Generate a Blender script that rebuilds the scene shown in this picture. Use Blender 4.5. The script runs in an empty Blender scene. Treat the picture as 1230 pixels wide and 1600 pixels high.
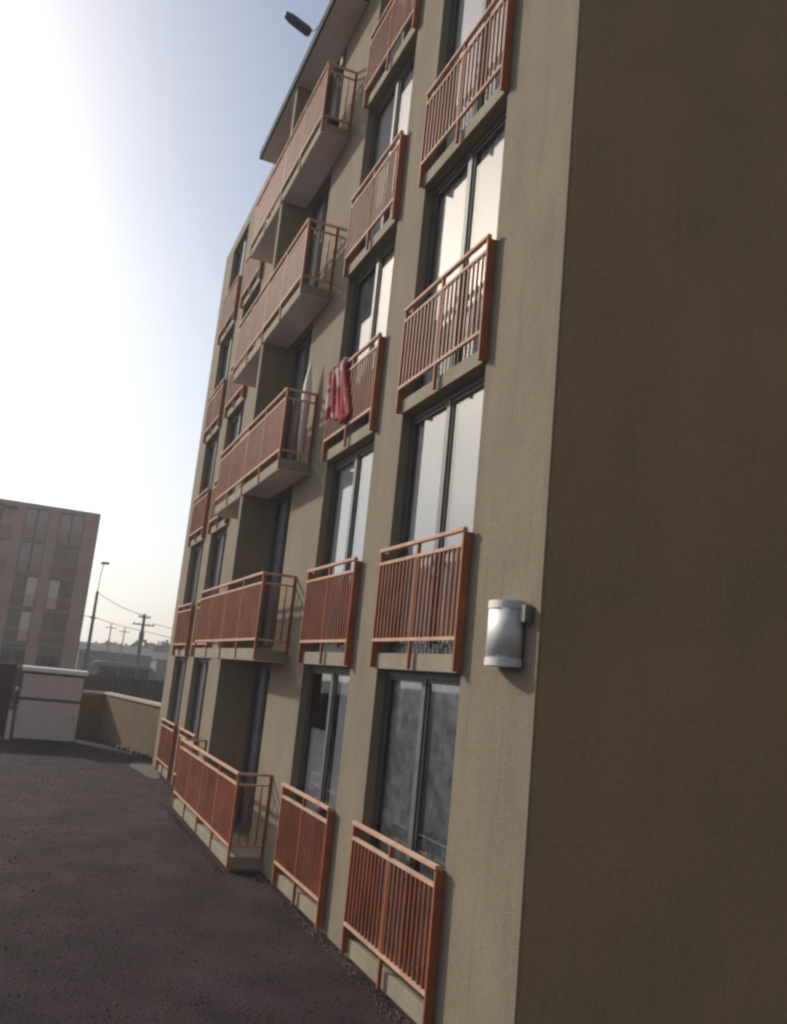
import bpy, bmesh, math, random
from mathutils import Vector, Matrix
random.seed(7)
S = bpy.context.scene
COL = S.collection
R = math.radians

# ---------------------------------------------------------------- camera
cam_d = bpy.data.cameras.new('camera')
cam = bpy.data.objects.new('camera', cam_d); COL.objects.link(cam)
rt = Vector((0.91808854, -0.38425354, 0.09727611))
up = Vector((-0.16352379, -0.14361592, 0.97602994))
fw = Vector((0.36107256, 0.91198886, 0.19468672))
M = Matrix((rt, up, -fw)).transposed().to_4x4()
M.translation = Vector((-3.146, -5.052, 2.303))
cam.matrix_world = M
cam_d.sensor_fit = 'VERTICAL'; cam_d.sensor_height = 24; cam_d.lens = 24 * 1342.97 / 1600
cam_d.clip_start = 0.05; cam_d.clip_end = 6000
S.camera = cam
# ---------------------------------------------------------------- light
SUN = Vector((-0.45, 0.80, 0.45)).normalized()          # towards the sun
elev = math.asin(SUN.z); az = math.atan2(SUN.x, SUN.y)  # azimuth clockwise from +Y
w = bpy.data.worlds.new('World'); S.world = w; w.use_nodes = True
nt = w.node_tree; nt.nodes.clear()
def N(t, kind, **kw):
    n = t.nodes.new(kind)
    for k, v in kw.items(): setattr(n, k, v)
    return n
sky = N(nt, 'ShaderNodeTexSky', sky_type='NISHITA', sun_disc=False, sun_elevation=elev, sun_rotation=az, air_density=1.0, dust_density=2.5, ozone_density=1.5)
bg1 = N(nt, 'ShaderNodeBackground'); bg1.inputs['Strength'].default_value = 0.15
bg2 = N(nt, 'ShaderNodeBackground'); bg2.inputs['Color'].default_value = (0.97, 0.96, 0.97, 1); bg2.inputs['Strength'].default_value = 1.15
nt.links.new(sky.outputs[0], bg1.inputs[0])
tc = N(nt, 'ShaderNodeTexCoord'); sep = N(nt, 'ShaderNodeSeparateXYZ'); nt.links.new(tc.outputs['Generated'], sep.inputs[0])
def math_(op, a, b=None, clamp=False):
    n = N(nt, 'ShaderNodeMath', operation=op, use_clamp=clamp)
    for k, v in enumerate((a, b)):
        if v is None: continue
        if hasattr(v, 'links'): nt.links.new(v, n.inputs[k])
        else: n.inputs[k].default_value = v
    return n.outputs[0]
mp = N(nt, 'ShaderNodeMapping'); mp.inputs['Scale'].default_value = (1.5, 1.5, 2.6); nt.links.new(tc.outputs['Generated'], mp.inputs[0])
no = N(nt, 'ShaderNodeTexNoise'); no.inputs['Scale'].default_value = 1.5; no.inputs['Detail'].default_value = 5; no.inputs['Roughness'].default_value = .48
nt.links.new(mp.outputs[0], no.inputs[0])
dp = N(nt, 'ShaderNodeVectorMath', operation='DOT_PRODUCT'); nt.links.new(tc.outputs['Generated'], dp.inputs[0]); dp.inputs[1].default_value = Vector((-.42, .84, .20)).normalized()
toward = math_('MAXIMUM', dp.outputs['Value'], 0.0)
glow = math_('POWER', toward, 4.2)                      # thin cloud forward-scatters: brighter round the sun
low = N(nt, 'ShaderNodeMapRange'); low.inputs['From Min'].default_value = .05; low.inputs['From Max'].default_value = .72; low.inputs['To Min'].default_value = .62; low.inputs['To Max'].default_value = -.42
nt.links.new(sep.outputs['Z'], low.inputs['Value'])
cover = math_('ADD', math_('MULTIPLY_ADD', no.outputs[0], 1.1), math_('ADD', low.outputs[0], math_('MULTIPLY', glow, .52)), clamp=True)
cover.node.inputs[0].links[0].from_node.inputs[2].default_value = -.72
stg = math_('MULTIPLY_ADD', glow, 1.55); stg.node.inputs[2].default_value = .48
nt.links.new(stg, bg2.inputs['Strength'])
away = math_('MAXIMUM', math_('MULTIPLY', dp.outputs['Value'], -1.0), 0.0)
cover = math_('ADD', cover, math_('MULTIPLY', away, 1.2), clamp=True)      # unseen warm cloud added away from the sun, cutting blue fill on the gable
ccol = N(nt, 'ShaderNodeMix', data_type='RGBA'); nt.links.new(math_('MULTIPLY', glow, 2.2, clamp=True), ccol.inputs[0]); ccol.inputs[6].default_value = (1.0, .86, .72, 1); ccol.inputs[7].default_value = (.94, .97, 1.0, 1)
nt.links.new(ccol.outputs[2], bg2.inputs['Color'])
mx = N(nt, 'ShaderNodeMixShader'); out = N(nt, 'ShaderNodeOutputWorld')
nt.links.new(cover, mx.inputs[0]); nt.links.new(bg1.outputs[0], mx.inputs[1]); nt.links.new(bg2.outputs[0], mx.inputs[2]); nt.links.new(mx.outputs[0], out.inputs[0])

sd = bpy.data.lights.new('sun', 'SUN'); sd.energy = 3.7; sd.angle = R(2.5); sd.color = (1.0, 0.92, 0.80)
sun = bpy.data.objects.new('sun', sd); COL.objects.link(sun)
sun.rotation_euler = SUN.to_track_quat('Z', 'Y').to_euler()
S.view_settings.view_transform = 'Standard'; S.view_settings.look = 'None'
S.view_settings.exposure = -0.2; S.view_settings.gamma = 1
try:
    S.cycles.pixel_filter_type = 'BLACKMAN_HARRIS'; S.cycles.filter_width = 2.6
except Exception: pass
S.render.filter_size = 2.6

# ---------------------------------------------------------------- materials
MATS = {}
def mat(name, col, rough=.8, var=.12, scale=3.0, bump=0.0, bscale=60, metal=0.0, col2=None, spec=.4, streak=False):
    if name in MATS: return MATS[name]
    m = bpy.data.materials.new(name); m.use_nodes = True; t = m.node_tree
    b = t.nodes['Principled BSDF']; b.inputs['Roughness'].default_value = rough; b.inputs['Metallic'].default_value = metal
    b.inputs['Specular IOR Level'].default_value = spec
    c = N(t, 'ShaderNodeTexCoord')
    src = c.outputs['Object']
    n = N(t, 'ShaderNodeTexNoise'); n.inputs['Scale'].default_value = scale; n.inputs['Detail'].default_value = 6; n.inputs['Roughness'].default_value = .6
    if streak:
        mpp = N(t, 'ShaderNodeMapping'); mpp.inputs['Scale'].default_value = (2.2, 2.2, 1.0); t.links.new(src, mpp.inputs[0]); t.links.new(mpp.outputs[0], n.inputs[0])
    else: t.links.new(src, n.inputs[0])
    r = N(t, 'ShaderNodeMapRange'); r.inputs['From Min'].default_value = .3; r.inputs['From Max'].default_value = .7
    t.links.new(n.outputs[0], r.inputs[0])
    mi = N(t, 'ShaderNodeMix', data_type='RGBA')
    a = tuple(x * (1 - var) for x in col); d = col2 or tuple(min(1, x * (1 + var)) for x in col)
    mi.inputs[6].default_value = (*a, 1); mi.inputs[7].default_value = (*d, 1)
    t.links.new(r.outputs[0], mi.inputs[0]); t.links.new(mi.outputs[2], b.inputs['Base Color'])
    if name in ('stucco', 'gable_shade_tint', 'pinkish_render'):
        mq = N(t, 'ShaderNodeMapping'); mq.inputs['Scale'].default_value = (5, 5, .55); t.links.new(src, mq.inputs[0])
        q = N(t, 'ShaderNodeTexNoise'); q.inputs['Scale'].default_value = 1.6; q.inputs['Detail'].default_value = 7; q.inputs['Roughness'].default_value = .65; t.links.new(mq.outputs[0], q.inputs[0])
        q2 = N(t, 'ShaderNodeTexNoise'); q2.inputs['Scale'].default_value = 26; q2.inputs['Detail'].default_value = 5; q2.inputs['Roughness'].default_value = .7; t.links.new(src, q2.inputs[0])
        ra = N(t, 'ShaderNodeMapRange'); ra.inputs['From Min'].default_value = .56; ra.inputs['From Max'].default_value = .72; ra.inputs['To Min'].default_value = 1.0; ra.inputs['To Max'].default_value = .90 if name == 'gable_shade_tint' else .80; t.links.new(q.outputs[0], ra.inputs[0])
        rb = N(t, 'ShaderNodeMapRange'); rb.inputs['From Min'].default_value = .3; rb.inputs['From Max'].default_value = .7; rb.inputs['To Min'].default_value = .84; rb.inputs['To Max'].default_value = 1.12; t.links.new(q2.outputs[0], rb.inputs[0])
        mm_ = N(t, 'ShaderNodeMath', operation='MULTIPLY'); t.links.new(ra.outputs[0], mm_.inputs[0]); t.links.new(rb.outputs[0], mm_.inputs[1])
        vs = N(t, 'ShaderNodeVectorMath', operation='SCALE'); t.links.new(mi.outputs[2], vs.inputs[0]); t.links.new(mm_.outputs[0], vs.inputs['Scale']); t.links.new(vs.outputs[0], b.inputs['Base Color'])
    if bump:
        n2 = N(t, 'ShaderNodeTexNoise'); n2.inputs['Scale'].default_value = bscale; n2.inputs['Detail'].default_value = 4
        t.links.new(src, n2.inputs[0])
        bp = N(t, 'ShaderNodeBump'); bp.inputs['Strength'].default_value = bump; bp.inputs['Distance'].default_value = .02
        t.links.new(n2.outputs[0], bp.inputs['Height']); t.links.new(bp.outputs[0], b.inputs['Normal'])
    MATS[name] = m
    return m
def glass(name, tint=(1, 1, 1), gloss=1.0):
    if name in MATS: return MATS[name]
    m = bpy.data.materials.new(name); m.use_nodes = True; t = m.node_tree; t.nodes.clear()
    tr = N(t, 'ShaderNodeBsdfTransparent'); tr.inputs[0].default_value = (*tint, 1)
    gl = N(t, 'ShaderNodeBsdfGlossy'); gl.inputs['Roughness'].default_value = .04; gl.inputs[0].default_value = (gloss, gloss, gloss, 1)
    fr = N(t, 'ShaderNodeFresnel'); fr.inputs[0].default_value = 1.8
    n = N(t, 'ShaderNodeTexNoise'); n.inputs['Scale'].default_value = 1.5
    c = N(t, 'ShaderNodeTexCoord'); t.links.new(c.outputs['Object'], n.inputs[0])
    bp = N(t, 'ShaderNodeBump'); bp.inputs['Strength'].default_value = .06; bp.inputs['Distance'].default_value = .01
    t.links.new(n.outputs[0], bp.inputs['Height']); t.links.new(bp.outputs[0], gl.inputs['Normal'])
    mxx = N(t, 'ShaderNodeMixShader'); o = N(t, 'ShaderNodeOutputMaterial')
    t.links.new(fr.outputs[0], mxx.inputs[0]); t.links.new(tr.outputs[0], mxx.inputs[1]); t.links.new(gl.outputs[0], mxx.inputs[2]); t.links.new(mxx.outputs[0], o.inputs[0])
    MATS[name] = m
    return m
M_WALL = mat('stucco', (.272, .224, .160), .93, .13, .9, .5, 90, streak=True, spec=.2)
M_GABLE = mat('gable_shade_tint', (.335, .255, .145), .93, .14, .5, .5, 90, spec=.2)  # wall colour warmed to imitate warmer light on the shaded gable end
M_TRIM = mat('corner_render', (.245, .20, .142), .93, .06, 2, .3, 90, spec=.2)
M_SLAB = mat('painted_concrete', (.31, .27, .20), .9, .16, 2.5, .3, 60, spec=.2)
M_CEIL = mat('soffit_plaster', (.78, .72, .72), .9, .1, 2, .2, 50, spec=.2)
M_RAIL = mat('rail_paint', (.37, .128, .058), .7, .25, 5, .1, 40, spec=.2)
M_BAR = mat('bar_paint', (.32, .102, .045), .6, .3, 3, .1, 40, spec=.35)
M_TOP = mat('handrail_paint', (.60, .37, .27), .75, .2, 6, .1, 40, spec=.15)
M_FRAME = mat('dark_aluminium', (.10, .105, .10), .6, .2, 6, 0)
M_GLASS = glass('window_glass')
M_CURT = mat('white_curtain', (.95, .94, .91), .9, .03, 4)
M_LACE = mat('lace_curtain', (.34, .38, .35), .9, .3, 7, col2=(.97, 1.0, .95))
M_GREYC = mat('grey_curtain', (.44, .47, .52), .9, .2, 5)
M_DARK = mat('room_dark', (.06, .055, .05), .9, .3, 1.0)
M_GROUND = mat('dark_asphalt', (.036, .0215, .026), .95, .6, 1.3, .85, 30, spec=.15)
M_ROOF = mat('roof_sheet', (.05, .065, .065), .95, .2, 3, 0)
M_STEEL = mat('brushed_steel', (.60, .58, .57), .6, .1, 8, 0, metal=.4)
M_STEELD = mat('steel_box', (.20, .20, .19), .5, .15, 8, 0, metal=.5)

# ---------------------------------------------------------------- helpers
class MB:
    def __init__(s): s.v = []; s.f = []
    def quad(s, *p):
        i = len(s.v); s.v += [tuple(q) for q in p]; s.f.append(tuple(range(i, i + len(p)))); return s
    def box(s, x0, x1, y0, y1, z0, z1):
        if x1 < x0: x0, x1 = x1, x0
        if y1 < y0: y0, y1 = y1, y0
        i = len(s.v)
        s.v += [(x, y, z) for x in (x0, x1) for y in (y0, y1) for z in (z0, z1)]
        for f in ((0, 1, 3, 2), (4, 6, 7, 5), (0, 4, 5, 1), (2, 3, 7, 6), (0, 2, 6, 4), (1, 5, 7, 3)): s.f.append(tuple(i + k for k in f))
        return s
    def tube(s, pts, r, n=8, r2=None):
        pts = [Vector(p) for p in pts]; rings = []
        for k, p in enumerate(pts):
            d = (pts[min(k + 1, len(pts) - 1)] - pts[max(k - 1, 0)]).normalized()
            a = d.orthogonal().normalized() if k == 0 else (a - a.dot(d) * d).normalized()
            b = d.cross(a); rr = r if r2 is None else r + (r2 - r) * k / (len(pts) - 1)
            i = len(s.v); rings.append(i)
            s.v += [tuple(p + rr * (a * math.cos(2 * math.pi * j / n) + b * math.sin(2 * math.pi * j / n))) for j in range(n)]
        for q in range(len(rings) - 1):
            for j in range(n): s.f.append((rings[q] + j, rings[q] + (j + 1) % n, rings[q + 1] + (j + 1) % n, rings[q + 1] + j))
        s.f.append(tuple(rings[0] + j for j in reversed(range(n)))); s.f.append(tuple(rings[-1] + j for j in range(n)))
        return s
    def prism(s, prof, y0, y1, axis='y'):     # prof: list of (x,z)
        n = len(prof); i = len(s.v)
        for yy in (y0, y1):
            for a, b in prof: s.v.append((a, yy, b) if axis == 'y' else (yy, a, b) if axis == 'x' else (a, b, yy))
        for k in range(n): s.f.append((i + k, i + (k + 1) % n, i + n + (k + 1) % n, i + n + k))
        s.f.append(tuple(i + k for k in reversed(range(n)))); s.f.append(tuple(i + n + k for k in range(n)))
        return s
    def build(s, name, m, parent=None, bevel=0, smooth=False, fix=True):
        me = bpy.data.meshes.new(name); me.from_pydata(s.v, [], s.f)
        if fix:
            bm = bmesh.new(); bm.from_mesh(me); bmesh.ops.recalc_face_normals(bm, faces=bm.faces)
            if bevel: bmesh.ops.bevel(bm, geom=bm.edges[:], offset=bevel, segments=1, affect='EDGES')
            bm.to_mesh(me); bm.free()
        if smooth:
            for p in me.polygons: p.use_smooth = True
        for mm in (m if isinstance(m, (list, tuple)) else [m]): me.materials.append(mm)
        o = bpy.data.objects.new(name, me); COL.objects.link(o)
        if parent: o.parent = parent
        return o
def tag(o, label=None, cat=None, group=None, kind=None):
    if label: o['label'] = label
    if cat: o['category'] = cat
    if group: o['group'] = group
    if kind: o['kind'] = kind
    return o
def empty(name, loc=(0, 0, 0), rz=0):
    o = bpy.data.objects.new(name, None); COL.objects.link(o); o.location = loc; o.rotation_euler = (0, 0, rz); o.empty_display_size = .3
    return o

# ---------------------------------------------------------------- ground
GZ = -0.2
def ground():
    me = MB(); L = 250
    # one sheet; gently uneven near the camera, flat further out
    xs = [-L, -120, -60, -20] + [-12 + i * .5 for i in range(35)] + [12, 30, 80, 140, L]
    ys = [-L, -120, -60, -20] + [-8 + i * .5 for i in range(65)] + [40, 80, 200, 600, L]
    rnd = random.Random(3)
    idx = {}
    for i, a in enumerate(xs):
        for j, b in enumerate(ys):
            h = 0
            if -12 < a < 0 and -8 < b < 24: h = rnd.uniform(-.003, .003)
            idx[i, j] = len(me.v); me.v.append((a, b, GZ + h))
    for i in range(len(xs) - 1):
        for j in range(len(ys) - 1): me.f.append((idx[i, j], idx[i + 1, j], idx[i + 1, j + 1], idx[i, j + 1]))
    o = me.build('ground', M_GROUND, smooth=True); tag(o, kind='structure')
ground()
# paler worn strip of concrete at the far end of the wall foot
pv = MB()
for (cx, cy, rx, ry) in ((-.26, 16.0, .28, 1.5), ):
    pv.quad(*[(cx + rx * math.cos(a) * (1 + .25 * math.sin(3 * a)), cy + ry * math.sin(a), GZ + .017) for a in [k * math.pi / 8 for k in range(16)]])
tag(pv.build('paving_patch', mat('worn_concrete', (.10, .085, .08), .95, .35, 5), fix=False), kind='structure')

# ---------------------------------------------------------------- apartment building
H = 2.6; LEN = 17.0; DEP = 11.0; TOP = 13.05
WIN = {'a': (1.11, 2.91), 'b': (3.68, 5.40), 'c': (11.60, 13.32), 'd': (14.09, 15.89)}
DOOR = {'e': (6.98, 8.34), 'f': (8.66, 10.02)}
HEAD = 2.43; REV = .10
def facade_mesh(cols):
    me = MB()
    op = []
    for k in range(5):
        for c in cols: op.append((*cols[c], k * H - .02, k * H + HEAD))
    ys = sorted({0, LEN, *[v for o in op for v in o[:2]]}); zs = sorted({GZ - .3, TOP, *[v for o in op for v in o[2:]]})
    for i in range(len(ys) - 1):
        for j in range(len(zs) - 1):
            ym = (ys[i] + ys[i + 1]) / 2; zm = (zs[j] + zs[j + 1]) / 2
            if any(o[0] < ym < o[1] and o[2] < zm < o[3] for o in op): continue
            me.quad((0, ys[i], zs[j]), (0, ys[i], zs[j + 1]), (0, ys[i + 1], zs[j + 1]), (0, ys[i + 1], zs[j]))
    for y0, y1, z0, z1 in op:
        d = .30
        me.quad((0, y0, z0), (d, y0, z0), (d, y0, z1), (0, y0, z1)); me.quad((0, y1, z0), (0, y1, z1), (d, y1, z1), (d, y1, z0))
        me.quad((0, y0, z0), (0, y1, z0), (d, y1, z0), (d, y0, z0)); me.quad((0, y0, z1), (d, y0, z1), (d, y1, z1), (0, y1, z1))
    z0 = GZ - .3
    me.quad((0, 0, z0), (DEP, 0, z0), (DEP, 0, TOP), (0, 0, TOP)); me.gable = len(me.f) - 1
    me.quad((0, LEN, z0), (0, LEN, TOP), (DEP, LEN, TOP), (DEP, LEN, z0))
    me.quad((DEP, 0, z0), (DEP, LEN, z0), (DEP, LEN, TOP), (DEP, 0, TOP))
    return me
def wavy(me, x, y0, y1, z0, z1, amp=.012, per=.14, slant=0.0, ph=0.0):
    n = max(6, int((y1 - y0) / .03)); i0 = len(me.v)
    for j in range(2):
        for k in range(n + 1):
            t = k / n; y = y0 + (y1 - y0) * t
            me.v.append((x + amp * math.sin(2 * math.pi * (y + ph) / per) + amp * .5 * math.sin(11 * y + ph), y + (slant * (1 - t) if j else 0), z0 if j == 0 else z1))
    for k in range(n): me.f.append((i0 + k, i0 + k + 1, i0 + n + 2 + k, i0 + n + 1 + k))
def window(parent, y0, y1, zb, far=None, mode='full', near='full', lab=None):
    """two sliding sashes; y1 is the far side"""
    z0 = zb - .019; z1 = zb + HEAD - .001; x = REV; e = .002
    f = MB(); y0 += e; y1 -= e
    w = .03
    f.box(x, x + .05, y0, y0 + w, z0, z1); f.box(x, x + .05, y1 - w, y1, z0, z1)
    f.box(x, x + .05, y0 + w, y1 - w, z1 - .06, z1); f.box(x, x + .05, y0 + w, y1 - w, z0, z0 + .06)
    ym = (y0 + y1) / 2
    f.box(x + .001, x + .069, ym - .04, ym + .04, z0 + .0605, z1 - .0605)
    wo = f.build('window', M_FRAME, parent)
    if lab: wo['label'] = lab
    # sashes
    for k, (a, b, xx) in enumerate(((y0 + w, ym - .041, x + .018), (ym + .041, y1 - w, x + .016))):
        s = MB(); t = .034
        a2, b2 = a + .001, b - .001; c0, c1 = z0 + .062, z1 - .062
        s.box(xx, xx + .026, a2, a2 + t, c0, c1); s.box(xx, xx + .026, b2 - t, b2, c0, c1)
        s.box(xx, xx + .026, a2 + t, b2 - t, c1 - t, c1); s.box(xx, xx + .026, a2 + t, b2 - t, c0, c0 + t)
        s.build('sash', M_FRAME, wo)
        g = MB(); g.quad((xx + .014, a2 + t, c0 + t), (xx + .014, a2 + t, c1 - t), (xx + .014, b2 - t, c1 - t), (xx + .014, b2 - t, c0 + t))
        g.build('pane', M_GLASS, wo, fix=False)
    # curtains behind
    cx = x + .085
    def cur(a, b, za, zt, m, **kw):
        c = MB(); wavy(c, cx, a, b, za, zt, ph=random.random(), **kw); c.build('curtain', m, wo, fix=False, smooth=True)
    for side, md in (('far', mode), ('near', near)):
        a, b = (ym + .0, y1 + .12) if side == 'far' else (y0 - .12, ym - .08)
        if md == 'full': cur(a, b, z0 + .03, z1 - .05, M_CURT)
        elif md == 'gap': cur(a + .12, b, z0 + .03, z1 - .05, M_CURT)
        elif md == 'low': cur(a, b, z0 + .03, z1 - .75, M_CURT)
        elif md == 'lace': cur(a, b, z0 + .03, z1 - .04, M_LACE)
        elif md == 'grey': cur(a, b, z0 + .03, z1 - .05, M_GREYC)
        elif md == 'slant': cur(a, b - .1, z0 + .03, z1 - .05, M_GREYC, slant=.35)
        elif isinstance(md, bpy.types.Material): cur(a, b, z0 + .03, z1 - .05, md)
    return wo
def railing(parent, y0, y1, zb, X=-.085, mids=1, sides=False, low=-.16, span=.095, back=0.0):
    """front rail from y0 to y1 at depth X; sides=True adds returns to the wall"""
    r = MB(); th = .035
    zt, z2, z3 = zb + 1.0, zb + .865, zb + .115
    r.box(X - .008, X + th, y0 - .02, y1 + .02, zt - .035, zt)
    o = r.build('railing', M_TOP, parent, bevel=.004)
    m = MB()
    m.box(X, X + th - .004, y0, y1, z2 - .028, z2); m.box(X, X + th - .004, y0, y1, z3 - .03, z3)
    if sides:
        for yy in (y0, y1):
            for a, b in ((zt - .036, zt - .002), (z2 - .026, z2 - .002), (z3 - .028, z3 - .002)):
                m.box(X + th, -.004, yy - .012, yy + .012, a, b)
    m.build('rail', M_TOP, o)
    n = mids + 1
    for k in range(n + 1):
        yy = y0 + (y1 - y0) * k / n
        p = MB()

        if sides: p.box(X + .003, X + .033, yy - .017, yy + .017, zb + low, zt - .036)
        else:
            p.box(X + .002, (-.004 if k in (0, n) else X + .035), yy - .013, yy + .013, zb + low, zt - .036)
        p.build('post', M_RAIL, o)
    if sides:
        for yy in (y0, y1):
            p = MB(); p.box(-.034, -.004, yy - .015, yy + .015, zb - .021, zt - .037); p.build('post', M_RAIL, o)
    b = MB(); nb = int((y1 - y0) / (.062 if sides else .085))
    for k in range(1, nb):
        yy = y0 + (y1 - y0) * k / nb
        if min(abs(yy - (y0 + (y1 - y0) * q / n)) for q in range(n + 1)) < .03: continue
        b.box(X + .006, X + .026, yy - .008, yy + .008, z3 + .0005, z2 - .0285)
    if sides:
        for yy in (y0, y1):
            for k in range(1, 4):
                xx = X + .02 + (-.03 - X) * k / 4
                b.box(xx - .008, xx + .008, yy - .008, yy + .008, z3, z2 - .027)
    b.build('balusters', M_BAR, o)
    return o
FN = ['ground', 'second', 'third', 'fourth', 'fifth']
def building(loc, rz, cols, doors, label, modes, balcony=True, plaster=None):
    plaster = plaster or M_WALL
    root = empty('apartment_building', loc, rz)
    tag(root, label, 'building', 'matching apartment blocks')
    allc = dict(cols); allc.update(doors)
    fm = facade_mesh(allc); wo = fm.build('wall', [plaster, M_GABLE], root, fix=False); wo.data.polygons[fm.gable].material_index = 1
    rf = MB(); rf.box(-.0, DEP, 0, LEN, TOP, TOP + .10); rf.build('roof', M_SLAB, root)
    tr = MB(); tr.box(-.006, .0, -.006, .055, GZ, TOP - .002); tr.box(.0005, .02, -.006, -.0005, GZ, TOP - .002); tr.build('corner_trim', M_TRIM, root)
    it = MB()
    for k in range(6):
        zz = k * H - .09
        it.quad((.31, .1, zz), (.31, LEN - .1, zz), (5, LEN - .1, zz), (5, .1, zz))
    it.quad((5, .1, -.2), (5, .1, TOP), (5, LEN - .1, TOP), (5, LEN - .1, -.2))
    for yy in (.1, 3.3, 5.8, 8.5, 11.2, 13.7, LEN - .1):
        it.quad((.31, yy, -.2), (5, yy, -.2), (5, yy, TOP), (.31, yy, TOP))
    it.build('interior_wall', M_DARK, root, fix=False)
    for k in range(5):
        zb = k * H
        for c, (a, b) in cols.items():
            md = modes.get((c, k), ('full', 'full'))
            window(root, a, b, zb, mode=md[0], near=md[1])
            s = MB(); s.box(-.032, -.001, a + .014, b - .014, zb - .17, zb - .022); s.build('sill', M_SLAB, root, bevel=.004)
            railing(root, a, b, zb)
        for c, (a, b) in doors.items():
            md = modes.get((c, k), ('grey', 'none'))
            d = window(root, a, b, zb, mode=md[0], near=md[1]); d.name = 'balcony_door'
        if balcony:
            s = MB(); s.box(-.44, -.001, 6.2, 10.8, zb - .17, zb - .022)
            sb = s.build('balcony_slab', M_SLAB, root, bevel=.006)
            if k:
                c = MB()
                c.box(-.435, -.002, 6.205, 8.418, zb - .176, zb - .1705); c.box(-.435, -.002, 8.582, 10.795, zb - .176, zb - .1705)
                c.build('soffit', M_CEIL, sb)
            else:
                c = MB(); c.box(-.40, -.002, 6.24, 10.76, GZ - .1, zb - .1705); c.build('slab_footing', M_SLAB, sb)
            railing(root, 6.22, 10.78, zb, X=-.46, mids=3, sides=True, low=-.165)
            f = MB(); f.box(-.425, -.001, 8.42, 8.58, zb - .0215, (zb + H - .1705) if k < 4 else 12.49)
            f.build('divider_wall', M_WALL, root)
    if balcony:
        c = MB(); c.box(-.50, -.001, 6.0, 11.0, 12.50, 12.68); cp = c.build('canopy', M_ROOF, root, bevel=.005)
        c = MB(); c.box(-.46, -.003, 6.03, 10.97, 12.493, 12.4995); c.build('soffit', M_CEIL, cp)
    return root
modes = {('a', 0): ('lace', 'lace'), ('b', 0): ('low', 'full'), ('b', 2): ('slant', 'full'),
         ('b', 3): ('full', 'gap'), ('a', 4): ('full', 'grey'), ('e', 1): ('grey', 'grey'), ('e', 2): ('grey', 'full'), ('e', 3): ('full', 'full'), ('e', 4): ('full', 'full'), ('e', 0): ('grey', 'grey'), ('b', 4): ('full', 'full')}
building((0, 0, 0), 0, WIN, DOOR, 'beige stucco five-storey apartment block with orange balcony railings, close on the right', modes)
M_MAR = mat('maroon_curtain', (.16, .05, .07), .9, .2, 4); M_BLU = mat('bluish_curtain', (.45, .5, .62), .9, .1, 4)
far = {('a', 4): (M_BLU, M_BLU), ('b', 4): (M_BLU, M_GREYC), ('b', 3): (M_BLU, M_GREYC), ('a', 3): (M_MAR, M_MAR), ('a', 2): ('gap', 'none'), ('b', 2): ('none', 'gap'),
       ('a', 1): ('none', 'none'), ('b', 1): ('none', 'gap'), ('a', 0): ('none', 'none'), ('b', 0): ('none', 'none')}
building((.19, 66, 0), R(90), {k: WIN[k] for k in 'ab'}, {k: DOOR[k] for k in 'e'}, 'grey-brown shaded apartment block standing far off at the left behind the white cabinet', far, plaster=mat('pinkish_render', (.42, .30, .255), .93, .15, .6, .3, 40))

# ---------------------------------------------------------------- things on the near building
def wall_lamp():
    root = empty('wall_lamp', (0, .365, 2.50))
    tag(root, 'silver half-round metal wall lamp on the beige pier beside the corner', 'wall lamp')
    b = MB(); n = 18; r = .188; h = .45; pr = []
    for k in range(n + 1):
        a = math.pi * k / n
        pr.append((-.02 - .15 * math.sin(a), r * math.cos(a)))
    b.prism(pr, 0, h, 'z')
    o = b.build('shade', M_STEEL, root, smooth=False)
    for p in o.data.polygons:
        if abs(p.normal.z) < .5: p.use_smooth = True
    for zz in (.0, .405):
        q = MB(); q.prism([(x_ * 1.0 - (.006 if x_ < -.021 else 0), y_ * 1.03) for x_, y_ in pr], zz - .006, zz + .05, 'z'); q.build('band', M_STEEL, root)
    c = MB(); c.box(-.019, -.001, -.17, .17, .06, .39); c.build('back_plate', M_STEELD, root)
    c = MB(); c.box(-.07, -.001, -.28, -.208, .30, .42); c.build('junction_box', M_STEELD, root, bevel=.006)
wall_lamp()
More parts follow.
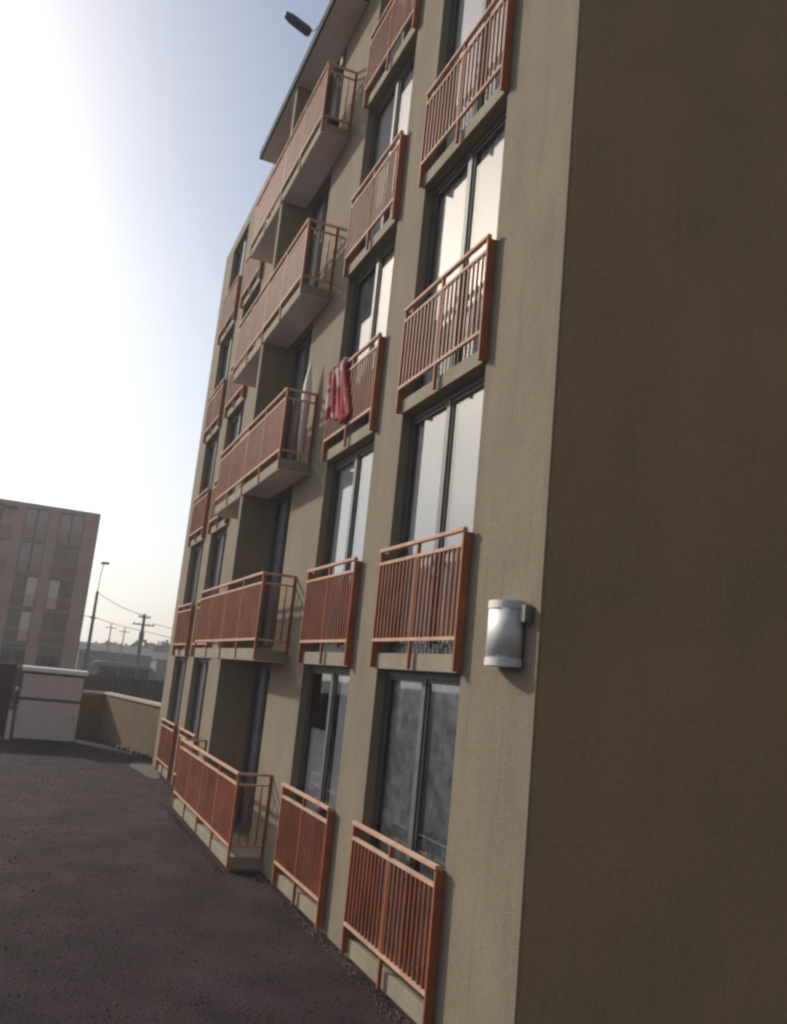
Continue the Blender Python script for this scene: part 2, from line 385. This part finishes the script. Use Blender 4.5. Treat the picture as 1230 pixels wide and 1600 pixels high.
def cloth_drape():
    # folded red and white cloth draped over the railing
    m = MB(); nu, nv = 26, 22
    top = [(5.34, 3.62 + H - .02 + .0), (4.35, 3.62 + H + .02)]
    zt = 2 * H + 1.01
    idx = {}
    rnd = random.Random(5)
    for i in range(nu + 1):
        u = i / nu
        for j in range(nv + 1):
            v = j / nv
            ya = 5.30 + (4.74 - 5.30) * u      # upper edge
            yb = 5.16 + (4.35 - 5.16) * u      # lower edge
            y = ya + (yb - ya) * v
            ztop = zt - .0 + (.06 * math.sin(u * 9)) * .3
            zlow = 2 * H + (.30 if u < .5 else .16) + .05 * math.sin(u * 14)
            z = ztop + (zlow - ztop) * v
            x = -.125 - .022 * math.sin(u * 23 + v * 2) * (.3 + v) - .02 * math.sin(u * 41 + 1)
            idx[i, j] = len(m.v); m.v.append((x, y, z))
    for i in range(nu):
        for j in range(nv): m.f.append((idx[i, j], idx[i + 1, j], idx[i + 1, j + 1], idx[i, j + 1]))
    # part folded back over the rail
    base = len(m.v)
    for i in range(nu + 1):
        u = i / nu; y = 5.30 + (4.74 - 5.30) * u
        p = m.v[idx[i, 0]]
        for (dx, dz) in ((.03, .03), (.08, .015), (.085, -.16)): m.v.append((p[0] + dx, y, p[2] + dz))
    for i in range(nu):
        a0 = idx[i, 0]; a1 = idx[i + 1, 0]; b0 = base + 3 * i; b1 = b0 + 3
        m.f.append((a0, a1, b1, b0))
        for q in (0, 1): m.f.append((b0 + q, b1 + q, b1 + q + 1, b0 + q + 1))
    cl = bpy.data.materials.new('red_white_cloth'); cl.use_nodes = True; t = cl.node_tree; b = t.nodes['Principled BSDF']; b.inputs['Roughness'].default_value = .9
    c = N(t, 'ShaderNodeTexCoord'); v = N(t, 'ShaderNodeTexNoise'); v.inputs['Scale'].default_value = 4.2; v.inputs['Detail'].default_value = 1.5; t.links.new(c.outputs['Object'], v.inputs[0])
    rr = N(t, 'ShaderNodeValToRGB'); rr.color_ramp.elements[0].position = .50; rr.color_ramp.elements[0].color = (.33, .02, .028, 1); rr.color_ramp.elements[1].position = .60; rr.color_ramp.elements[1].color = (.62, .50, .50, 1)
    t.links.new(v.outputs[0], rr.inputs[0]); t.links.new(rr.outputs[0], b.inputs['Base Color'])
    o = m.build('draped_cloth', cl, smooth=True, fix=False)
    so = o.modifiers.new('s', 'SOLIDIFY'); so.thickness = .006
    tag(o, 'red and white cloth draped over the third-storey window railing', 'cloth')
cloth_drape()
def balcony_cloth():
    m = MB(); zb = 2 * H + 1.0
    prof = [(0.0, .03), (.05, .10), (.3, .10), (.5, .03)]
    n = 14; rings = []
    for (z, r) in ((-.95, .03), (-.5, .05), (-.05, .065), (.15, .055), (.35, .03), (.50, .008)):
        rings.append(len(m.v))
        for k in range(n):
            a = 2 * math.pi * k / n; rr = r * (1 + .18 * math.sin(5 * a))
            m.v.append((-.13 + rr * math.cos(a), 6.34 + rr * math.sin(a), zb + z))
    for q in range(len(rings) - 1):
        for k in range(n): m.f.append((rings[q] + k, rings[q] + (k + 1) % n, rings[q + 1] + (k + 1) % n, rings[q + 1] + k))
    m.f.append(tuple(rings[0] + k for k in range(n))); m.f.append(tuple(rings[-1] + k for k in range(n)))
    o = m.build('furled_parasol', mat('parasol_cloth', (.82, .80, .74), .85, .05, 4), smooth=True)
    s = MB(); s.tube([(-.13, 6.34, 2 * H + .019), (-.13, 6.34, zb - .9)], .015); s.build('pole', M_STEELD, o)
    tag(o, 'narrow white furled parasol standing at the near end of the third-storey balcony', 'parasol')
balcony_cloth()
def pot(y, x, zb, label):
    m = MB(); n = 14; rings = []
    for z, r in ((0, .075), (.14, .10), (.16, .115), (.19, .115), (.19, .095), (.15, .09)):
        rings.append(len(m.v)); m.v += [(x + r * math.cos(2 * math.pi * k / n), y + r * math.sin(2 * math.pi * k / n), zb - .02 + z) for k in range(n)]
    for q in range(len(rings) - 1):
        for k in range(n): m.f.append((rings[q] + k, rings[q] + (k + 1) % n, rings[q + 1] + (k + 1) % n, rings[q + 1] + k))
    m.f.append(tuple(rings[-1] + k for k in range(n))); m.f.append(tuple(rings[0] + k for k in range(n)))
    o = m.build('plant_pot', mat('dark_pot', (.03, .028, .025), .6), smooth=True)
    tag(o, label, 'pot')
pot(6.42, -.24, 4 * H, 'small dark pot on the floor of the topmost balcony')
def flood():
    root = empty('roof_floodlight', (-.5, 6.8, 12.6))
    tag(root, 'dark elongated floodlight head reaching out from the roof canopy into the sky', 'floodlight')
    a = MB(); a.tube([(0.0, 0, -.02), (-.10, 0, -.27), (-.2, 0, -.345)], .006); a.build('bracket', M_FRAME, root)
    d = Vector((-.44, 0, .17)).normalized(); p = Vector((-.17, 0, -.36)); u = Vector((0, 1, 0)); v = d.cross(u)
    m = MB(); i = 0
    for s, hw, ht in ((0, .05, .03), (.05, .075, .045), (.36, .075, .04), (.47, .055, .02)):
        c = p + d * s
        m.v += [tuple(c + u * hw * a_ + v * ht * b_) for a_, b_ in ((-1, -1), (1, -1), (1, 1), (-1, 1))]
    for q in range(3):
        for k in range(4): m.f.append((4 * q + k, 4 * q + (k + 1) % 4, 4 * q + 4 + (k + 1) % 4, 4 * q + 4 + k))
    m.f.append((0, 1, 2, 3)); m.f.append((12, 13, 14, 15))
    m.build('lamp_head', mat('lamp_body', (.09, .10, .13), .5), root, bevel=.004)
flood()

# ---------------------------------------------------------------- cabinet, gate, boundary wall
def cabinet():
    root = empty('utility_cabinet', (-2.43, 20.6, GZ))
    tag(root, 'pale grey metal cabinet with white top edge standing on the dark yard', 'cabinet')
    pale = mat('cabinet_paint', (.58, .53, .55), .6, .08, 3, .05, 20); wh = mat('white_paint', (.85, .84, .80), .5, .05, 4)
    b = MB(); b.box(-.80, .80, .02, 1.0, .07, 1.87); b.build('body', mat('cabinet_dark', (.10, .08, .085), .7), root, bevel=.01)
    d = MB(); d.box(-.78, .77, -.015, .018, .10, 1.10); d.build('door', pale, root, bevel=.008)
    d = MB(); d.box(-.78, .77, -.015, .018, 1.18, 1.80); d.build('panel', pale, root, bevel=.008)
    c = MB(); c.box(-.84, .86, -.09, 1.06, 1.872, 1.99); c.build('top_cap', wh, root, bevel=.012)
    h = MB(); h.tube([(.66, -.02, .62), (.66, -.045, .64), (.66, -.045, .76), (.66, -.02, .78)], .01); h.build('handle', M_STEELD, root)
    p = MB(); p.box(-.82, .82, .0, 1.02, 0, .068); p.build('plinth', mat('plinth', (.05, .04, .04), .9), root)
cabinet()
def gate():
    root = empty('metal_gate', (-5.3, 21.3, GZ)); mm = mat('maroon_paint', (.075, .028, .032), .6, .25, 2.5)
    tag(root, 'dark maroon sheet metal gate at the left edge beside the pale cabinet', 'gate')
    p = MB()
    p.box(-1.8, 1.8, 0, .03, .10, 1.95)
    for k in range(24): p.box(-1.78 + k * .15, -1.72 + k * .15, -.02, -.001, .16, 1.90)
    p.build('sheet_panel', mm, root)
    f = MB(); f.box(-1.80, 1.79, -.03, .06, 1.951, 2.0); f.build('top_rail', mm, root)
    f = MB(); f.box(-1.80, 1.79, -.03, .06, .04, .099); f.build('bottom_rail', mm, root)
    for xx in (-1.88, 1.80):
        q = MB(); q.box(xx, xx + .07, -.035, .065, 0, 2.02); q.build('gate_post', mm, root)
gate()
bp = MB(); bp.tube([(-3.26, 20.75, GZ), (-3.31, 20.75, GZ + 1.32)], .035)
bo = bp.build('bollard_post', mat('post_grey', (.09, .08, .085), .7)); kb = MB()
n = 12
for q in range(7):
    ph = -math.pi / 2 + math.pi * q / 6
    kb.v += [(-3.315 + .062 * math.cos(ph) * math.cos(2 * math.pi * k / n), 20.75 + .062 * math.cos(ph) * math.sin(2 * math.pi * k / n), GZ + 1.37 + .062 * math.sin(ph)) for k in range(n)]
for q in range(6):
    for k in range(n): kb.f.append((q * n + k, q * n + (k + 1) % n, (q + 1) * n + (k + 1) % n, (q + 1) * n + k))
kb.build('knob', mat('white_knob', (.75, .73, .70), .4), bo, smooth=True)
tag(bo, 'thin grey post with a round white knob beside the pale cabinet', 'post')

def boundary_wall():
    root = empty('boundary_wall', (0, 0, 0)); ochre = mat('ochre_render', (.165, .108, .055), .95, .14, 1.6, .4, 40, streak=True)
    tag(root, 'low ochre rendered wall with pale coping between cabinet and building', 'wall')
    def seg(p, q, z, th, name, m, zb=GZ - .1, wid=.0):
        p = Vector((*p, 0)); q = Vector((*q, 0)); d = (q - p).normalized(); nn = Vector((-d.y, d.x, 0)) * (th / 2 + wid)
        mm = MB(); pts = [p - nn, q - nn, q + nn, p + nn]
        i = 0; mm.v = [(a.x, a.y, zb) for a in pts] + [(a.x, a.y, z) for a in pts]
        for k in range(4): mm.f.append((k, (k + 1) % 4, 4 + (k + 1) % 4, 4 + k))
        mm.f += [(0, 1, 2, 3), (4, 5, 6, 7)]
        return mm.build(name, m, root)
    cop = mat('pale_coping', (.55, .47, .37), .9, .15, 5)
    seg((-.75, 23.2), (.33, 18.2), 1.12, .16, 'rendered_wall', ochre)
    seg((-.745, 23.2), (.325, 18.2), 1.19, .16, 'coping', cop, 1.122, .035)
    seg((-1.9, 23.38), (-.76, 23.30), 1.10, .16, 'rendered_wall', ochre)
    seg((-1.9, 23.38), (-.80, 23.30), 1.17, .16, 'coping', cop, 1.102, .035)
    seg((.34, 17.9), (4.5, 17.6), 1.12, .16, 'rendered_wall', ochre)
boundary_wall()
# a low rough kerb of earth at the foot of the ochre wall
kk = MB()
rnd = random.Random(9)
for k in range(26):
    t = k / 25; x = -.9 + 1.0 * t; y = 22.6 - 4.2 * t
    s = rnd.uniform(.04, .11)
    kk.box(x - s, x + s, y - s * 2, y + s * 2, GZ - .02, GZ + s * .9)
tag(kk.build('rubble', mat('rubble_brown', (.05, .035, .03), .95, .3, 5), bevel=.015), 'dark crumbled rubble lying along the foot of the ochre wall', 'rubble', kind='stuff')

def gravel():
    rnd = random.Random(12); me = MB()
    for k in range(20000):
        t = rnd.random() ** 1.6
        y = -3 + 24 * t; x = rnd.uniform(-5.5 - .12 * (y + 3), -.05)
        if x > -.48 and 6.1 < y < 10.9: continue
        s_ = rnd.uniform(.006, .017) * (1 + .05 * max(y, 0)) * (1.6 if rnd.random() < .006 else 1)
        a = rnd.uniform(0, 6.3); p = Vector((x, y, GZ + .012)); i = len(me.v)
        for q in range(4): me.v.append((x + s_ * math.cos(a + q * 1.57) * rnd.uniform(.7, 1.5), y + s_ * math.sin(a + q * 1.57) * rnd.uniform(.7, 1.5), GZ - .012))
        me.v.append((x, y, GZ + .004 + s_ * rnd.uniform(.2, .6)))
        for q in range(4): me.f.append((i + q, i + (q + 1) % 4, i + 4))
    for k in range(2600):      # drift of dirt collected against the wall foot
        y = rnd.uniform(.0, 17); x = (-.50 if 6.1 < y < 10.9 else -.05) - abs(rnd.gauss(0, .05)); s_ = rnd.uniform(.01, .03); a = rnd.uniform(0, 6.3); i = len(me.v)
        for q in range(4): me.v.append((x + s_ * math.cos(a + q * 1.57), y + s_ * 1.4 * math.sin(a + q * 1.57), GZ - .01))
        me.v.append((x, y, GZ + .006 + s_ * .5))
        for q in range(4): me.f.append((i + q, i + (q + 1) % 4, i + 4))
    o = me.build('gravel', mat('gravel_chips', (.045, .028, .031), .95, .3, 2.5, col2=(.15, .105, .098)), fix=False)
    tag(o, 'dark purple-brown gravel chips scattered over the yard', 'gravel', kind='stuff')
gravel()
# ---------------------------------------------------------------- beyond the wall
def fence(x0, x1, y, z, label):
    root = empty('sheet_fence', ((x0 + x1) / 2, y, GZ)); m = mat('maroon_fence', (.06, .032, .032), .8, .3, 1); w = (x1 - x0) / 2
    tag(root, label, 'fence')
    p = MB()
    k = -w
    while k < w - .2: p.box(k, k + .24, 0, .02 + (.02 if int(k * 4) % 2 else 0), .05, z - GZ - .05); k += .25
    p.build('sheet_panel', m, root)
    for i in range(int(w * 2 / 2.5) + 1):
        q = MB(); q.box(-w + i * 2.5 - .04, -w + i * 2.5 + .04, -.09, -.01, 0, z - GZ); q.build('fence_post', m, root)
    t = MB(); t.box(-w, w, -.005, .05, z - GZ - .048, z - GZ); t.build('top_rail', m, root)
fence(-6, 9, 36, 1.38, 'dark maroon sheet fence beyond the ochre wall')
def van(x, y, rz, label, col, name):
    root = empty(name, (x, y, GZ), rz); tag(root, label, 'van' if name == 'parked_van' else 'car')
    paint = mat(name + '_paint', col, .35, .05, 2, spec=.6)
    if name == 'parked_van': prof = [(-2.3, .35), (-2.35, 1.0), (-2.25, 1.9), (-1.9, 2.12), (.9, 2.1), (1.35, 1.95), (2.0, 1.25), (2.45, 1.05), (2.5, .4)]
    else: prof = [(-2.1, .35), (-2.12, .85), (-1.7, 1.0), (-1.2, 1.45), (.2, 1.48), (1.0, 1.0), (1.95, .85), (2.1, .4)]
    b = MB(); b.prism(prof, -.88, .88); b.build('body', paint, root, bevel=.05)
    top = prof[2][1] if name == 'parked_van' else 1.4
    zz0, zz1 = (1.25, 1.85) if name == 'parked_van' else (1.03, 1.36)
    for a, c in (((-1.9, -.8), (-.7, .3), (.4, 1.15)) if name == 'parked_van' else ((-1.05, -.3), (-.2, .4))):
        for s in (-1, 1):
            g = MB(); g.box(a, c, s * .882, s * .892, zz0, zz1); g.build('window', mat('car_glass', (.02, .025, .03), .1, spec=.8), root)
    for xx in (-1.45, 1.5):
        for s in (-1, 1):
            t = MB(); t.tube([(xx, s * .70, .33), (xx, s * .90, .33)], .33, 18); wv = t.build('wheel', mat('tyre', (.02, .02, .02), .9), root)
            h = MB(); h.tube([(xx, s * .901, .33), (xx, s * .915, .33)], .18, 14); h.build('rim', M_STEELD, wv)
van(2.6, 52, R(8), 'grey van parked far off beyond the maroon fence', (.20, .21, .22), 'parked_van')
van(6.6, 55, R(-10), 'dark bluish car parked right of the grey van', (.10, .10, .14), 'parked_car')
def house(x, y, w, d, h, label, c, rc):
    root = empty('distant_house', (x, y, GZ)); tag(root, label, 'house', 'small houses on the horizon')
    m = mat('house_' + str(len(MATS)), c, .9)
    b = MB(); b.box(-w / 2, w / 2, 0, d, 0, h); b.build('wall', m, root)
    r = MB(); r.prism([(-.3, h + .002), (d / 2, h + 1.0), (d + .3, h + .002)], -w / 2 - .3, w / 2 + .3, 'x'); r.build('roof', mat('hroof_' + str(len(MATS)), rc, .8), root)
    for k in range(3):
        q = MB(); xx = -w / 2 + w * (k + .5) / 3; q.box(xx - .45, xx + .45, -.03, -.002, 1.0, 2.0); q.build('window', mat('far_window', (.05, .06, .07), .3), root)
house(7, 112, 9, 7, 2.9, 'small pale far house with grey roof, left of the utility pole', (.11, .11, .11), (.12, .13, .14))
house(17, 118, 8, 7, 2.6, 'small greyish far house nearest the building, right of the utility pole', (.12, .12, .12), (.09, .09, .10))

def foliage(name, spots, m, nleaf, size, seed):
    rnd = random.Random(seed); me = MB()
    for (x, y, z, rx, ry, rz) in spots:
        for k in range(nleaf):
            while True:
                a = Vector((rnd.uniform(-1, 1), rnd.uniform(-1, 1), rnd.uniform(-1, 1)))
                if a.length < 1 and a.length > .45: break
            c = Vector((x + a.x * rx, y + a.y * ry, z + a.z * rz))
            u = Vector((rnd.gauss(0, 1), rnd.gauss(0, 1), rnd.gauss(0, 1))).normalized(); v = u.orthogonal().normalized(); s = size * rnd.uniform(.5, 1.3)
            me.quad(c - u * s, c + v * s * .7, c + u * s, c - v * s * .7)
    return me.build(name, m, fix=False)
rnd = random.Random(21); spots = []
for k in range(90):
    x = -14 + k * 1.1; hh = 4.1 + .9 * math.sin(k * .23 + 1.0) + rnd.uniform(-.5, .8)
    if 16 < x < 22: hh -= .3
    if x > 24: hh = max(1.8, hh - 1.2)
    spots.append((x, 150 + rnd.uniform(-6, 6), GZ + hh / 2, 2.2, 2.5, hh / 2 + .5))
lf = foliage('tree_belt', spots, mat('far_leaves', (.06, .075, .05), .9, .4, .5), 330, .42, 4)
tag(lf, 'far grey-green belt of trees along the horizon behind the houses', 'trees', kind='stuff')

def street_lamp():
    root = empty('street_lamp', (1.40, 75, GZ)); tag(root, 'tall thin street lamp just right of the far apartment block', 'street lamp')
    m = mat('pole_grey', (.16, .16, .16), .7)
    p = MB(); p.tube([(0, 0, 0), (0, 0, 7.9)], .17, 10, .12); p.build('pole', m, root)
    a = MB(); a.tube([(0, 0, 7.9), (.05, 0, 9.6), (.15, 0, 10.35)], .035, 8); a.build('arm', m, root)
    h = MB(); h.prism([(-.35, 0), (-.25, .22), (.35, .26), (.45, .05)], -.15, .15); ho = h.build('lamp_head', m, root, bevel=.03); ho.location = (.2, 0, 10.3)
    c = MB(); c.box(-.3, .3, -.08, .08, 5.5, 5.62); c.build('crossarm', m, root)
street_lamp()
def upole():
    root = empty('utility_pole', (6.25, 80, GZ)); tag(root, 'wooden utility pole with crossarms and a transformer on the horizon', 'utility pole')
    m = mat('pole_wood', (.10, .09, .08), .85)
    p = MB(); p.tube([(0, 0, 0), (0, 0, 6.65)], .19, 10, .14); p.build('pole', m, root)
    for z, w in ((6.25, .55), (5.55, 1.0)):
        c = MB(); c.box(-w, w, -.28, -.20, z, z + .12); co = c.build('crossarm', m, root)
        for xx in (-w * .9, -w * .45, w * .45, w * .9):
            i = MB(); i.tube([(xx, -.24, z + .121), (xx, -.24, z + .28)], .05, 8); i.build('insulator', M_STEELD, co)
    t = MB(); t.tube([(-.05, -.42, 4.05), (-.05, -.42, 4.95)], .24, 14); t.build('transformer', mat('transformer_grey', (.12, .12, .13), .6), root)
upole()
def spole(x, y, h, label):
    o = MB().tube([(x, y, GZ), (x, y, h)], .09, 8, .07).build('thin_pole', mat('pole_grey', (.16, .16, .16), .7)); c = MB(); c.box(x - .7, x + .7, y - .06, y - .0, h - .55, h - .45)
    c.build('crossarm', MATS['pole_grey'], o); tag(o, label, 'pole')
spole(5.7, 110, 6.2, 'thin distant pole in the gap between street lamp and utility pole, the left one')
spole(7.4, 110, 5.9, 'thin distant pole just left of the utility pole')
def wire(a, b, sag, label):
    a = Vector(a); b = Vector(b); pts = []
    for k in range(25):
        t = k / 24; p = a.lerp(b, t); p.z -= sag * 4 * t * (1 - t); pts.append(p)
    o = MB().tube(pts, .028, 5).build('overhead_wire', mat('wire_black', (.05, .05, .05), .7)); tag(o, label, 'wire', 'overhead wires')
wire((1.4, 74.9, 5.45), (6.25, 79.74, 4.85), .12, 'lower overhead wire from street lamp to utility pole')
wire((1.4, 74.9, 7.6), (6.25, 79.74, 6.3), .25, 'upper overhead wire from street lamp to utility pole')
wire((6.3, 79.74, 4.85), (26, 92, 3.6), .25, 'lower overhead wire running right from the utility pole to the building')
wire((7.1, 79.74, 5.62), (28, 92, 5.3), .5, 'upper overhead wire running right from the utility pole to the building')
wire((-12, 74, 5.9), (1.4, 74.9, 5.45), .2, 'overhead wire passing behind the far apartment block to the street lamp')

# ---------------------------------------------------------------- thin air haze towards the sun
hz = MB(); hz.box(-260, 260, -260, 260, GZ - 1, 17)
hm = bpy.data.materials.new('haze'); hm.use_nodes = True; t = hm.node_tree; t.nodes.clear()
pv_ = N(t, 'ShaderNodeVolumePrincipled'); pv_.inputs['Color'].default_value = (.93, .95, 1, 1); pv_.inputs['Density'].default_value = .0016; pv_.inputs['Anisotropy'].default_value = .3
ho_ = N(t, 'ShaderNodeOutputMaterial'); t.links.new(pv_.outputs[0], ho_.inputs['Volume'])
tag(hz.build('haze', hm), kind='stuff')
